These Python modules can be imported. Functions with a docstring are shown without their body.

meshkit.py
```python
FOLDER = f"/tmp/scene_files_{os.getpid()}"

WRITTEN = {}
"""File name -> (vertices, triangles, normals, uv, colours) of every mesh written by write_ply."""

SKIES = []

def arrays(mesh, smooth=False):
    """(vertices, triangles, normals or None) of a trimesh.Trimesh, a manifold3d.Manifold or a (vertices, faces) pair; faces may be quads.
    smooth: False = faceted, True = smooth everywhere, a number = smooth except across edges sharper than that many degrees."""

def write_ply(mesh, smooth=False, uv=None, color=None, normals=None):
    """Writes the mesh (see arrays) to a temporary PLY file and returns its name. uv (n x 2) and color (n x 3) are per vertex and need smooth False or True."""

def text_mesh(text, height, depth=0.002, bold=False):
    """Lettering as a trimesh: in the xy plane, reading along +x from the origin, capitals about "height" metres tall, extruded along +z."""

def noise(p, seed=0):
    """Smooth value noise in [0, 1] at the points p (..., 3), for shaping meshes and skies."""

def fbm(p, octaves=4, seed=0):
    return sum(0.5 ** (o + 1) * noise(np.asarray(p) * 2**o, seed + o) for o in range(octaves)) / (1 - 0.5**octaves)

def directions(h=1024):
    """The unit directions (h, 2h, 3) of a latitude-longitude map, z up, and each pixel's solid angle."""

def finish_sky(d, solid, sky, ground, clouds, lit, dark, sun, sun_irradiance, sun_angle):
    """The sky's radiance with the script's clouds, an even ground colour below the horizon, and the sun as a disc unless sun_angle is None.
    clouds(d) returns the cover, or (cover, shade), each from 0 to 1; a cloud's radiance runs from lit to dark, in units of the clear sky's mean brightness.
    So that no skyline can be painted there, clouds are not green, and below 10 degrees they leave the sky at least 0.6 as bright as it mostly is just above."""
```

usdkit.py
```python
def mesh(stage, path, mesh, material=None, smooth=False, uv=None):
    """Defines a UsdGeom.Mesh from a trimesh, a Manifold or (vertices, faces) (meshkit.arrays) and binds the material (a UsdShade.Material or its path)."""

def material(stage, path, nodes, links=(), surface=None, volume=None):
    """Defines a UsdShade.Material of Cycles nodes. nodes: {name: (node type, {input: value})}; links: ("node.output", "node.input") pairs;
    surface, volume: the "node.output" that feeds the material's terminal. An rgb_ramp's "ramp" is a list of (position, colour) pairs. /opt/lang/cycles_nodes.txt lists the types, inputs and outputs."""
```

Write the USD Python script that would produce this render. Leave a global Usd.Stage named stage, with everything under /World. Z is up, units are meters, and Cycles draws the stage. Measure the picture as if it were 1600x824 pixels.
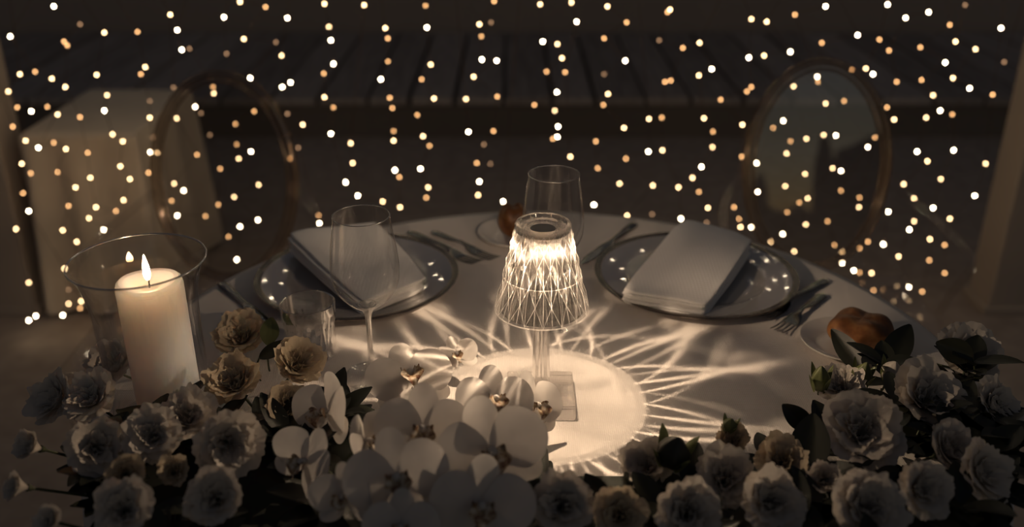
import math
import numpy as np
import trimesh
import usdkit
from meshkit import noise as vnoise
from pxr import Usd, UsdGeom, UsdLux, UsdShade, Gf, Sdf

stage = Usd.Stage.CreateInMemory()
UsdGeom.SetStageUpAxis(stage, UsdGeom.Tokens.z)
UsdGeom.SetStageMetersPerUnit(stage, 1.0)
UsdGeom.Xform.Define(stage, '/World')
UsdGeom.Scope.Define(stage, '/World/Looks')

# ------------------------------------------------------------------ camera, sky, exposure
FPX, PITCH, CAM_Z, ZT = 1500.0, math.radians(25.0), 1.418, 0.75      # focal length in pixels, downward tilt, eye height, table-top height
cam = UsdGeom.Camera.Define(stage, '/World/camera')
cam.AddTranslateOp().Set(Gf.Vec3d(0, 0, CAM_Z))
cam.AddRotateXOp().Set(90.0 - math.degrees(PITCH))
cam.CreateHorizontalApertureAttr(36.0)
cam.CreateFocalLengthAttr(36.0 * FPX / 1600.0)
cam.CreateFStopAttr(2.5)
cam.CreateFocusDistanceAttr(1.16)
cam.CreateExposureAttr(0.15)
cam.CreateClippingRangeAttr(Gf.Vec2f(0.05, 1000.0))

SKY_STRENGTH = 0.30
sky = usdkit.material(stage, '/World/Looks/sky', {
    's': ('sky_texture', {'sky_type': 'single_scattering', 'sun_disc': False, 'sun_elevation': math.radians(-2.5), 'sun_rotation': math.radians(165.0),
                          'air_density': 1.0, 'aerosol_density': 1.5, 'ozone_density': 1.0}),
    'w': ('mix', {'mix_type': 'multiply', 'fac': 1.0, 'color2': (1.0, 0.92, 0.86)}), 'b': ('background_shader', {'strength': SKY_STRENGTH})}, [('s.color', 'w.color1'), ('w.color', 'b.color')], surface='b.background')
dome = UsdLux.DomeLight.Define(stage, '/World/sky_dome')
dome.CreateIntensityAttr(1.0)
UsdShade.MaterialBindingAPI.Apply(dome.GetPrim()).Bind(sky)

LED_POWER, LED_R, LED_SIDE = 28000.0, 0.0012, 480000.0
FLAME_L = 60.0
BULB_L = {'W': (38, 31.2, 21.0), 'Y': (15.5, 10.2, 5.2), 'O': (7.2, 3.7, 1.5), 'D': (1.7, 0.95, 0.5)}


# ------------------------------------------------------------------ helpers
def at(px, py, z):
    """The point at height z seen at this place of the 1600 x 824 photograph."""
    d = np.array([(px - 800) / FPX, math.cos(PITCH) + math.sin(PITCH) * (412 - py) / FPX, -math.sin(PITCH) + math.cos(PITCH) * (412 - py) / FPX])
    return d * ((z - CAM_Z) / d[2]) + np.array([0, 0, CAM_Z])


def at_y(px, py, y):
    d = np.array([(px - 800) / FPX, math.cos(PITCH) + math.sin(PITCH) * (412 - py) / FPX, -math.sin(PITCH) + math.cos(PITCH) * (412 - py) / FPX])
    return d * (y / d[1]) + np.array([0, 0, CAM_Z])


def depth_of(p):
    return p[1] * math.cos(PITCH) - (p[2] - CAM_Z) * math.sin(PITCH)


used = {}


def numbered(parent, name):
    k = used.get((parent, name), 0)
    used[(parent, name)] = k + 1
    return f'{parent}/{name}' if k == 0 else f'{parent}/{name}_{k:03d}'


def tag(p, label=None, cat=None, group=None, kind=None):
    for k, v in (('label', label), ('category', cat), ('group', group), ('kind', kind)):
        if v:
            p.SetCustomDataByKey(k, v)
    return p


def thing(name, label, cat, loc=(0, 0, 0), rotz=0.0, group=None, matrix=None):
    x = UsdGeom.Xform.Define(stage, numbered('/World', name))
    if matrix is not None:
        x.AddTransformOp().Set(Gf.Matrix4d(*np.asarray(matrix, float).T.ravel().tolist()))
    else:
        x.AddTranslateOp().Set(Gf.Vec3d(*map(float, loc)))
        if rotz:
            x.AddRotateZOp().Set(math.degrees(rotz))
    return tag(x.GetPrim(), label, cat, group)


def part(name, mesh, mat, parent=None, smooth=30, label=None):
    root = '/World' if parent is None else str(parent.GetPath())
    if hasattr(mesh, 'remove_unreferenced_vertices'):
        mesh.remove_unreferenced_vertices()
    m = usdkit.mesh(stage, numbered(root, name), mesh, mat, smooth=smooth)
    return tag(m.GetPrim(), label)


def solo(name, mesh, mat, label, cat, group=None, smooth=30):
    return tag(part(name, mesh, mat, None, smooth), label, cat, group)


def struct(name, mesh, mat, parent=None, smooth=30):
    p = part(name, mesh, mat, parent, smooth)
    if parent is None:
        tag(p, kind='structure')
    return p


def M(name, nodes, links, surface, volume=None):
    return usdkit.material(stage, '/World/Looks/' + name, nodes, links, surface=surface, volume=volume)


def simple(name, color, rough=0.6, **kw):
    return M(name, {'p': ('principled_bsdf', dict(base_color=color, roughness=rough, **kw))}, [], 'p.BSDF')


def grid(nu, nv, fn, wrap=False):
    """A mesh over (u, v) in [0,1]^2; fn takes arrays and returns (..., 3)."""
    u, v = np.meshgrid(np.linspace(0, 1, nu), np.linspace(0, 1, nv), indexing='ij')
    pts = np.asarray(fn(u, v)).reshape(-1, 3)
    i, j = np.meshgrid(np.arange(nu - 1), np.arange(nv - 1), indexing='ij')
    a = (i * nv + j).ravel()
    f = np.concatenate([np.stack([a, a + nv, a + nv + 1], 1), np.stack([a, a + nv + 1, a + 1], 1)])
    return trimesh.Trimesh(pts, f, process=False)


def lathe(profile, n=64, angle=2 * math.pi):
    p = np.asarray(profile, float)
    a = np.linspace(0, angle, n + 1)
    pts = np.stack([p[:, None, 0] * np.cos(a), p[:, None, 0] * np.sin(a), np.repeat(p[:, None, 1], n + 1, 1)], -1).reshape(-1, 3)
    i, j = np.meshgrid(np.arange(len(p) - 1), np.arange(n), indexing='ij')
    q = (i * (n + 1) + j).ravel()
    f = np.concatenate([np.stack([q, q + 1, q + n + 2], 1), np.stack([q, q + n + 2, q + n + 1], 1)])
    m = trimesh.Trimesh(pts, f, process=False)
    m.merge_vertices()
    m.update_faces(m.nondegenerate_faces())
    if m.is_watertight and m.volume < 0:
        m.invert()
    return m


def spline(pts, n):
    pts = np.asarray(pts, float)
    t = np.linspace(0, len(pts) - 1, n)
    from scipy.interpolate import CubicSpline
    return CubicSpline(np.arange(len(pts)), pts)(t)


def tube(path, r, n=8, caps=True):
    path = np.asarray(path, float)
    r = np.broadcast_to(np.asarray(r, float), len(path))
    t = np.gradient(path, axis=0)
    t /= np.linalg.norm(t, axis=1, keepdims=True) + 1e-12
    ref = np.array([0, 0, 1.0]) if abs(t[0][2]) < 0.9 else np.array([1.0, 0, 0])
    rows = []
    for k in range(len(path)):
        s = np.cross(t[k], ref)
        s /= np.linalg.norm(s) + 1e-12
        b = np.cross(s, t[k])
        ref = b if abs(np.dot(b, t[min(k + 1, len(path) - 1)])) < 0.95 else ref
        a = np.linspace(0, 2 * np.pi, n, endpoint=False)
        rows.append(path[k] + r[k] * (np.cos(a)[:, None] * s + np.sin(a)[:, None] * b))
    v = np.vstack(rows + [path[:1], path[-1:]])
    f = []
    for k in range(len(path) - 1):
        for j in range(n):
            a, b = k * n + j, k * n + (j + 1) % n
            f += [[a, a + n, b + n], [a, b + n, b]]
    if caps:
        e = len(path) * n
        for j in range(n):
            f += [[e, j, (j + 1) % n], [e + 1, (len(path) - 1) * n + (j + 1) % n, (len(path) - 1) * n + j]]
    m = trimesh.Trimesh(v, np.array(f), process=False)
    if m.is_watertight and m.volume < 0:
        m.invert()
    return m


def rbox(x0, x1, y0, y1, z0, z1, r=0.004, seg=4):
    import manifold3d as m3
    r = min(r, (x1 - x0) / 2.01, (y1 - y0) / 2.01, (z1 - z0) / 2.01)
    s = [m3.Manifold.sphere(r, 4 * seg).translate((x, y, z)) for x in (x0 + r, x1 - r) for y in (y0 + r, y1 - r) for z in (z0 + r, z1 - r)]
    mm = m3.Manifold.batch_hull(s).to_mesh()
    return trimesh.Trimesh(mm.vert_properties[:, :3], mm.tri_verts, process=False)


def frame_from(axis, roll=0.0, up=(0, 0, 1)):
    z = np.asarray(axis, float)
    z = z / np.linalg.norm(z)
    up = np.asarray(up, float)
    if abs(np.dot(up, z)) > 0.97:
        up = np.array([0, 1.0, 0])
    x = np.cross(up, z)
    x /= np.linalg.norm(x)
    y = np.cross(z, x)
    c, s = math.cos(roll), math.sin(roll)
    return np.stack([c * x + s * y, -s * x + c * y, z], 1)


def mat4(R, t):
    m = np.eye(4)
    m[:3, :3], m[:3, 3] = R, t
    return m


def cat_mesh(*ms):
    return trimesh.util.concatenate(list(ms))


# ------------------------------------------------------------------ materials
def cloth_mat(name, color, scale=900.0, bump=0.25, tint=0.1):
    return M(name, {
        'c': ('texture_coordinate', {}),
        'mx': ('wave_texture', {'wave_type': 'bands', 'bands_direction': 'x', 'scale': scale / 20, 'distortion': 0.6, 'detail_scale': 2.0}),
        'my': ('wave_texture', {'wave_type': 'bands', 'bands_direction': 'y', 'scale': scale / 20, 'distortion': 0.6, 'detail_scale': 2.0}),
        'a': ('math', {'math_type': 'add'}),
        'n': ('noise_texture', {'scale': 9.0, 'detail': 3.0}),
        'r': ('rgb_ramp', {'ramp': [(0.3, tuple(c * (1 - tint) for c in color)), (0.7, color)]}),
        'b': ('bump', {'strength': bump, 'distance': 0.0006}),
        'p': ('principled_bsdf', {'roughness': 0.9, 'specular_ior_level': 0.15, 'sheen_weight': 0.05})},
        [('c.object', 'mx.vector'), ('c.object', 'my.vector'), ('c.object', 'n.vector'), ('mx.fac', 'a.value1'), ('my.fac', 'a.value2'), ('a.value', 'b.height'),
         ('n.fac', 'r.fac'), ('r.color', 'p.base_color'), ('b.normal', 'p.normal')], 'p.BSDF')


m_cloth = cloth_mat('tablecloth_linen', (0.74, 0.685, 0.64), 2600.0, 0.3)
m_napkin = cloth_mat('napkin_linen', (0.80, 0.78, 0.76), 1200.0, 0.2)
m_drape = cloth_mat('draped_cloth', (0.70, 0.60, 0.49), 900.0, 0.1)
m_wire = simple('copper_wire', (0.12, 0.07, 0.04), 0.5, metallic=0.6)
m_bulb = {k: M('bulb_' + {'W': 'bright', 'Y': 'warm', 'O': 'amber', 'D': 'faint'}[k], {'e': ('emission', {'color': tuple(c / max(v) for c in v), 'strength': float(max(v))})}, [], 'e.emission') for k, v in BULB_L.items()}
m_flame = M('candle_flame', {
    'c': ('texture_coordinate', {}), 's': ('separate_xyz', {}),
    'r': ('rgb_ramp', {'ramp': [(0.0, (0.25, 0.12, 0.05)), (0.25, (0.9, 0.5, 0.2)), (0.45, (1.0, 0.65, 0.43)), (1.0, (1.0, 0.60, 0.30))]}),
    'm': ('math', {'math_type': 'multiply', 'value2': 1 / 0.032}),
    'e': ('emission', {'strength': FLAME_L})}, [('c.object', 's.vector'), ('s.z', 'm.value1'), ('m.value', 'r.fac'), ('r.color', 'e.color')], 'e.emission')
m_wax = M('candle_wax', {'p': ('principled_bsdf', {'base_color': (0.92, 0.77, 0.72), 'roughness': 0.45, 'subsurface_weight': 0.75, 'subsurface_scale': 0.022, 'subsurface_radius': (1.0, 0.6, 0.42), 'specular_ior_level': 0.3})}, [], 'p.BSDF')
m_wick = simple('charred_wick', (0.02, 0.015, 0.01), 0.9)


def thin_glass(name, tint=(0.97, 0.97, 0.97), boost=0.55, power=2.6, rough=0.03, least=0.05):
    """A thin wall of clear glass: light passes straight on, reflections grow towards the edges."""
    return M(name, {
        'w': ('layer_weight', {'blend': 0.5}),
        'pw': ('math', {'math_type': 'power', 'value2': power}),
        'ml': ('math', {'math_type': 'multiply_add', 'value2': boost, 'value3': least}),
        't': ('transparent_bsdf', {'color': tint}),
        'g': ('glossy_bsdf', {'color': (0.95, 0.95, 0.95), 'roughness': rough}),
        'm': ('mix_closure', {})},
        [('w.facing', 'pw.value1'), ('pw.value', 'ml.value1'), ('ml.value', 'm.fac'), ('t.BSDF', 'm.closure1'), ('g.BSDF', 'm.closure2')], 'm.closure')


def block_glass(name, clear=0.4, tint=(0.95, 0.95, 0.95), ior=1.5):
    """Thick glass: bends what is seen through it and lets lamplight through."""
    return M(name, {'t': ('transparent_bsdf', {'color': tint}), 'g': ('glass_bsdf', {'color': (0.97, 0.96, 0.95), 'roughness': 0.0, 'IOR': ior}), 'm': ('mix_closure', {'fac': 1.0 - clear})},
             [('t.BSDF', 'm.closure1'), ('g.BSDF', 'm.closure2')], 'm.closure')


m_wineglass = thin_glass('wine_glass', (0.965, 0.965, 0.965), 0.8, 2.6, 0.02, 0.035)
m_hurricane = thin_glass('hurricane_glass', (0.95, 0.95, 0.95), 0.6, 3.0)
m_acrylic = thin_glass('clear_acrylic', (0.95, 0.94, 0.93), 0.4, 3.5)
m_panel = thin_glass('mirror_clear_panel', (0.93, 0.92, 0.91), 0.4, 3.5, 0.015, 0.19)
m_stem = block_glass('stem_glass', 0.3)
m_tumbler = block_glass('tumbler_glass', 0.22)
m_crystal = block_glass('crystal_base_glass', 0.35)
m_lip_glass = M('vase_lip_glass', {'t': ('transparent_bsdf', {'color': (0.9, 0.9, 0.9)}), 'g': ('glossy_bsdf', {'color': (0.95, 0.95, 0.95), 'roughness': 0.12}), 'm': ('mix_closure', {'fac': 0.55})}, [('t.BSDF', 'm.closure1'), ('g.BSDF', 'm.closure2')], 'm.closure')
m_shade_rim = M('shade_rim_glass', {'t': ('translucent_bsdf', {'color': (0.9, 0.86, 0.82)}), 'd': ('transparent_bsdf', {}), 'm': ('mix_closure', {'fac': 0.85})}, [('t.BSDF', 'm.closure1'), ('d.BSDF', 'm.closure2')], 'm.closure')
m_rim = M('acrylic_rim', {'t': ('transparent_bsdf', {'color': (0.82, 0.78, 0.74)}), 'g': ('glossy_bsdf', {'color': (0.8, 0.62, 0.48), 'roughness': 0.07}), 'm': ('mix_closure', {'fac': 0.22})},
          [('t.BSDF', 'm.closure1'), ('g.BSDF', 'm.closure2')], 'm.closure')

# the cut crystal of the shade: its cuts gather the lamp's light into crossing bands, so the clearness of its inner wall varies (primvar "clearness")
m_shade = M('cut_crystal', {'t': ('transparent_bsdf', {'color': (0.98, 0.98, 0.98)}), 'g': ('glass_bsdf', {'color': (0.98, 0.97, 0.96), 'roughness': 0.0, 'IOR': 1.5}), 'f': ('translucent_bsdf', {'color': (0.9, 0.86, 0.82)}), 'mf': ('mix_closure', {'fac': 0.028}), 'm': ('mix_closure', {'fac': 0.55})},
           [('g.BSDF', 'mf.closure1'), ('f.BSDF', 'mf.closure2'), ('t.BSDF', 'm.closure1'), ('mf.closure', 'm.closure2')], 'm.closure')
m_shade_in = M('shade_inner_glass', {'a': ('attribute', {'attribute': 'clearness'}), 'i': ('math', {'math_type': 'multiply_add', 'value2': -0.92, 'value3': 1.0}), 't': ('transparent_bsdf', {'color': (1, 1, 1)}), 'g': ('glass_bsdf', {'color': (0.98, 0.97, 0.96), 'roughness': 0.0, 'IOR': 1.5}), 'm': ('mix_closure', {})},
               [('a.fac', 'i.value1'), ('i.value', 'm.fac'), ('t.BSDF', 'm.closure1'), ('g.BSDF', 'm.closure2')], 'm.closure')
m_plate_floor = M('shade_floor_glass', {'c': ('texture_coordinate', {}), 'n': ('noise_texture', {'scale': 34.0, 'detail': 1.0, 'distortion': 1.2}), 'r': ('rgb_ramp', {'ramp': [(0.35, (0.185, 0.185, 0.185)), (0.6, (0.265, 0.265, 0.265))]}),
                                        't': ('transparent_bsdf', {}), 'g': ('glossy_bsdf', {'roughness': 0.0, 'color': (0.9, 0.9, 0.9)}), 'm': ('mix_closure', {'fac': 0.05})},
                  [('c.object', 'n.vector'), ('n.fac', 'r.fac'), ('r.color', 't.color'), ('t.BSDF', 'm.closure1'), ('g.BSDF', 'm.closure2')], 'm.closure')
m_edge = M('polished_edge', {'t': ('translucent_bsdf', {'color': (0.9, 0.86, 0.82)}), 'd': ('transparent_bsdf', {}), 'm': ('mix_closure', {'fac': 0.88})}, [('t.BSDF', 'm.closure1'), ('d.BSDF', 'm.closure2')], 'm.closure')
m_led = M('led_filament', {'e': ('emission', {'color': (1.0, 0.74, 0.50), 'strength': LED_SIDE})}, [], 'e.emission')
m_tube = M('frosted_tube', {'t': ('transparent_bsdf', {'color': (0.99, 0.98, 0.97)}), 'd': ('translucent_bsdf', {'color': (0.9, 0.86, 0.82)}), 'g': ('glossy_bsdf', {'roughness': 0.05}), 'm': ('mix_closure', {'fac': 0.0015}), 'm2': ('mix_closure', {'fac': 0.1})},
           [('t.BSDF', 'm.closure1'), ('d.BSDF', 'm.closure2'), ('m.closure', 'm2.closure1'), ('g.BSDF', 'm2.closure2')], 'm2.closure')
m_housing = simple('lamp_housing', (0.30, 0.26, 0.23), 0.35, metallic=0.5)

m_plate = simple('grey_porcelain', (0.46, 0.44, 0.43), 0.06, metallic=0.35, coat_weight=1.0, coat_roughness=0.02, coat_ior=1.8)
m_plate_rim = simple('dark_silver_rim', (0.20, 0.17, 0.15), 0.18, metallic=1.0)
m_white_plate = simple('white_porcelain', (0.66, 0.62, 0.58), 0.12, coat_weight=0.5)
m_silver = simple('silver', (0.27, 0.26, 0.26), 0.13, metallic=1.0)
m_bread = M('bread_crust', {'c': ('texture_coordinate', {}), 'n': ('noise_texture', {'scale': 42.0, 'detail': 4.0}), 'r': ('rgb_ramp', {'ramp': [(0.3, (0.09, 0.028, 0.01)), (0.5, (0.22, 0.085, 0.025)), (0.72, (0.40, 0.20, 0.075))]}),
                            'b': ('bump', {'strength': 0.4, 'distance': 0.002}), 'p': ('principled_bsdf', {'roughness': 0.42})},
            [('c.object', 'n.vector'), ('n.fac', 'r.fac'), ('r.color', 'p.base_color'), ('n.fac', 'b.height'), ('b.normal', 'p.normal')], 'p.BSDF')


def petal_mat(name, color, trans=0.35, vein=60.0):
    dark = tuple(c * 0.9 for c in color)
    return M(name, {'c': ('texture_coordinate', {}), 'n': ('noise_texture', {'scale': vein, 'detail': 3.0}), 'r': ('rgb_ramp', {'ramp': [(0.35, dark), (0.65, color)]}), 'b': ('bump', {'strength': 0.25, 'distance': 0.001}),
                    'd': ('principled_bsdf', {'roughness': 0.65, 'specular_ior_level': 0.25}), 't': ('translucent_bsdf', {}), 'm': ('mix_closure', {'fac': trans})},
             [('c.object', 'n.vector'), ('n.fac', 'r.fac'), ('r.color', 'd.base_color'), ('r.color', 't.color'), ('n.fac', 'b.height'), ('b.normal', 'd.normal'), ('d.BSDF', 'm.closure1'), ('t.BSDF', 'm.closure2')], 'm.closure')


m_petal = petal_mat('ivory_petal', (0.68, 0.62, 0.55))
m_petal_b = petal_mat('cream_petal', (0.66, 0.55, 0.40))
m_orchid = petal_mat('white_orchid_petal', (0.70, 0.66, 0.62), 0.30, 30.0)
m_lip = M('orchid_lip', {'c': ('texture_coordinate', {}), 'n': ('noise_texture', {'scale': 160.0, 'detail': 2.0}), 'r': ('rgb_ramp', {'ramp': [(0.34, (0.16, 0.06, 0.035)), (0.5, (0.45, 0.33, 0.20)), (0.62, (0.66, 0.58, 0.48))]}),
                         'p': ('principled_bsdf', {'roughness': 0.5})}, [('c.object', 'n.vector'), ('n.fac', 'r.fac'), ('r.color', 'p.base_color')], 'p.BSDF')


def leaf_mat(name, color, trans=0.2):
    return M(name, {'c': ('texture_coordinate', {}), 'n': ('noise_texture', {'scale': 35.0, 'detail': 3.0}), 'r': ('rgb_ramp', {'ramp': [(0.3, tuple(x * 0.6 for x in color)), (0.7, color)]}), 'd': ('principled_bsdf', {'roughness': 0.45}),
                    't': ('translucent_bsdf', {}), 'm': ('mix_closure', {'fac': trans})},
             [('c.object', 'n.vector'), ('n.fac', 'r.fac'), ('r.color', 'd.base_color'), ('r.color', 't.color'), ('d.BSDF', 'm.closure1'), ('t.BSDF', 'm.closure2')], 'm.closure')


m_leaf = leaf_mat('dark_leaf', (0.016, 0.018, 0.010), 0.08)
m_bud = leaf_mat('green_bud', (0.17, 0.19, 0.07), 0.2)
m_stalk = simple('green_stalk', (0.05, 0.06, 0.025), 0.6)
m_foam = simple('dark_floral_foam', (0.010, 0.012, 0.008), 0.95)
m_wood = M('weathered_plank', {'c': ('texture_coordinate', {}), 'mp': ('mapping', {'scale': (14, 1.2, 14)}), 'n': ('noise_texture', {'scale': 3.0, 'detail': 4.0}), 'o': ('object_info', {}), 'x': ('math', {'math_type': 'multiply_add', 'value2': 0.4, 'value3': -0.2}), 'a': ('math', {'math_type': 'add'}),
                               'r': ('rgb_ramp', {'ramp': [(0.2, (0.28, 0.235, 0.21)), (0.8, (0.52, 0.45, 0.41))]}), 'p': ('principled_bsdf', {'roughness': 0.8})},
           [('c.object', 'mp.vector'), ('mp.vector', 'n.vector'), ('n.fac', 'a.value1'), ('o.random', 'x.value1'), ('x.value', 'a.value2'), ('a.value', 'r.fac'), ('r.color', 'p.base_color')], 'p.BSDF')
m_post = simple('painted_post', (0.48, 0.40, 0.33), 0.7)
m_ground = M('dark_lawn', {'c': ('texture_coordinate', {}), 'n': ('noise_texture', {'scale': 16.0, 'detail': 6.0}), 'r': ('rgb_ramp', {'ramp': [(0.3, (0.36, 0.292, 0.248)), (0.7, (0.47, 0.39, 0.335))]}), 'p': ('principled_bsdf', {'roughness': 0.95, 'specular_ior_level': 0.1})},
             [('c.object', 'n.vector'), ('n.fac', 'r.fac'), ('r.color', 'p.base_color')], 'p.BSDF')
m_dark = simple('dark_boards', (0.36, 0.30, 0.265), 0.85)
m_dark_frame = simple('dark_frame', (0.17, 0.14, 0.12), 0.8)

# ------------------------------------------------------------------ the setting
struct('floor', trimesh.creation.box([60, 60, 0.1]).apply_translation([0, 10, -0.05]), m_ground)
struct('wall_back', rbox(-7, 7, 6.05, 6.35, 0, 2.2, 0.02), m_dark)
for s, w in ((-1, 'left'), (1, 'right')):
    x0, x1 = sorted((s * 1.485, s * 1.625))
    p = thing('pergola_post', f'square painted pergola post with a lit inner face at the {w} edge of the photo', 'post')
    part('shaft', rbox(x0, x1, 2.66, 2.80, 0.0, 2.42, 0.008), m_post, p)
    part('foot', rbox(x0 - 0.012, x1 + 0.012, 2.648, 2.812, 0.0, 0.03, 0.005), m_post, p)
solo('pergola_beam', rbox(-1.75, 1.75, 2.50, 2.64, 2.42, 2.54, 0.008), m_post, 'painted pergola beam above the frame from which the fairy lights hang', 'beam')
cross = thing('pergola_rail', 'painted rail joining the tops of the two pergola posts above the frame', 'rail')
part('rail', rbox(-1.75, 1.75, 2.66, 2.80, 2.42, 2.54, 0.008), m_post, cross)

pf = thing('plank_platform', 'low dark platform of wide wooden planks far behind the fairy lights', 'platform', (0, 4.5, 0))
part('front_board', rbox(-3.4, 3.4, 0.0, 0.04, 0.0, 0.165, 0.004), m_dark_frame, pf)
rng = np.random.default_rng(5)
x = -3.4
while x < 3.35:
    w = 0.20 + 0.05 * rng.random()
    part('plank', rbox(x, x + w - 0.012 - 0.012 * rng.random(), -0.03 + 0.015 * rng.random(), 1.5, 0.165, 0.197 + 0.006 * rng.random(), 0.003, 2), m_wood, pf)
    x += w

# ------------------------------------------------------------------ table and cloth
TC, TR = np.array([0.0407, 1.0972]), 0.566
tb = thing('round_table', 'round table hidden under the white floor-length cloth', 'table', (TC[0], TC[1], 0))
part('tabletop', lathe([(0, ZT - 0.03), (TR - 0.006, ZT - 0.03), (TR - 0.004, ZT - 0.018), (TR - 0.006, ZT - 0.004), (0, ZT - 0.004)], 64), m_wood, tb)
part('pedestal', lathe([(0, 0), (0.25, 0), (0.24, 0.03), (0.05, 0.06), (0.04, 0.35), (0.05, ZT - 0.05), (0.2, ZT - 0.03), (0, ZT - 0.03)], 32), m_wood, tb)


def cloth_fn(u, v):
    a = v * 2 * np.pi
    drop = np.clip((u - 0.5) * 2, 0, 1)
    flat = np.clip(u * 2, 0, 1)
    fold = (np.sin(a * 17 + 0.6 * np.sin(a * 3)) * 0.5 + 0.3 * np.sin(a * 29 + 1.3)) * 0.05 * drop ** 1.1
    r = TR * flat ** 0.8 + 0.006 * np.minimum(1, drop * 25) + drop * 0.06 + fold
    z = ZT - np.where(u > 0.5, 0.004 * np.minimum(1, drop * 25) + drop * 0.735, 0.0)
    z = z + np.where(u <= 0.5, 0.0006 * (vnoise(np.stack([r * np.cos(a) * 14, r * np.sin(a) * 14, 0 * r], -1), 3) - 0.5) * flat * (1 - flat ** 8), 0)
    return np.stack([r * np.cos(a), r * np.sin(a), z], -1)


tc = solo('tablecloth', grid(81, 321, cloth_fn).apply_translation([TC[0], TC[1], 0]), m_cloth, 'white woven cloth draped over the round table, lit by the crystal lamp', 'tablecloth', smooth=True)

# ------------------------------------------------------------------ the crystal table lamp
LX, LY = 0.0358, 1.0225
lamp = thing('table_lamp', 'glowing cut crystal table lamp with a cone shade and a square clear foot', 'lamp', (LX, LY, ZT))
Z0, Z1, R0, R1 = 0.1335, 0.238, 0.0562, 0.0325


def shade_r(z):
    return R0 + (R1 - R0) * (z - Z0) / (Z1 - Z0)


def shade_mesh(N=16):
    zs = [Z0, 0.156, 0.178, 0.198, 0.216, 0.229, Z1]
    V, F = [], []

    def v(r, a, z):
        V.append([r * math.cos(a), r * math.sin(a), z])
        return len(V) - 1
    st = 2 * math.pi / N
    valley = 0.0030
    K = len(zs)
    for k in range(-1, K - 1):
        for j in range(N):
            a = (j + (k % 2) / 2) * st - math.pi / 2
            zm = zs[k + 1]
            vl = valley if 0 <= k < K - 2 else 0.0
            lft, rgt = v(shade_r(zm) - vl, a - st / 2, zm), v(shade_r(zm) - vl, a + st / 2, zm)
            top = v(shade_r(zs[k + 2]) - (valley if k + 2 < K - 1 else 0.0), a, zs[k + 2]) if k + 2 < K else None
            bot = v(shade_r(zs[k]) - (valley if k > 0 else 0.0), a, zs[k]) if k >= 0 else None
            apex = v(shade_r(zm) + (0.0012 if 0 <= k < K - 2 else 0.0), a, zm)
            if bot is not None:
                F += [[bot, apex, lft], [bot, rgt, apex]]
            if top is not None:
                F += [[lft, apex, top], [apex, rgt, top]]
    outer = trimesh.Trimesh(np.array(V), np.array(F), process=False)
    oc = outer.triangles_center * [1, 1, 0]
    if (outer.face_normals * oc).sum() < 0:
        outer.invert()
    edges = []
    for f in outer.faces:
        p = outer.vertices[f]
        for i in range(3):
            a, b_ = p[i], p[(i + 1) % 3]
            if a[2] < b_[2] - 1e-6 and b_[2] - a[2] < 0.026:
                edges.append((tuple(np.round(a, 6)), tuple(np.round(b_, 6))))
    tubes = [tube([np.array(a), (np.array(a) + b_) / 2, np.array(b_)], 0.0003, 4) for a, b_ in sorted(set(edges))]
    seam = [(shade_r(0.178) + 0.0006) * np.array([math.cos(t), math.sin(t), 0]) + [0, 0, 0.178] for t in np.linspace(0, 2 * math.pi, 97)]
    return outer, cat_mesh(*tubes, tube(np.array(seam), 0.0004, 5, caps=False))


LED_Z = 0.2295


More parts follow.
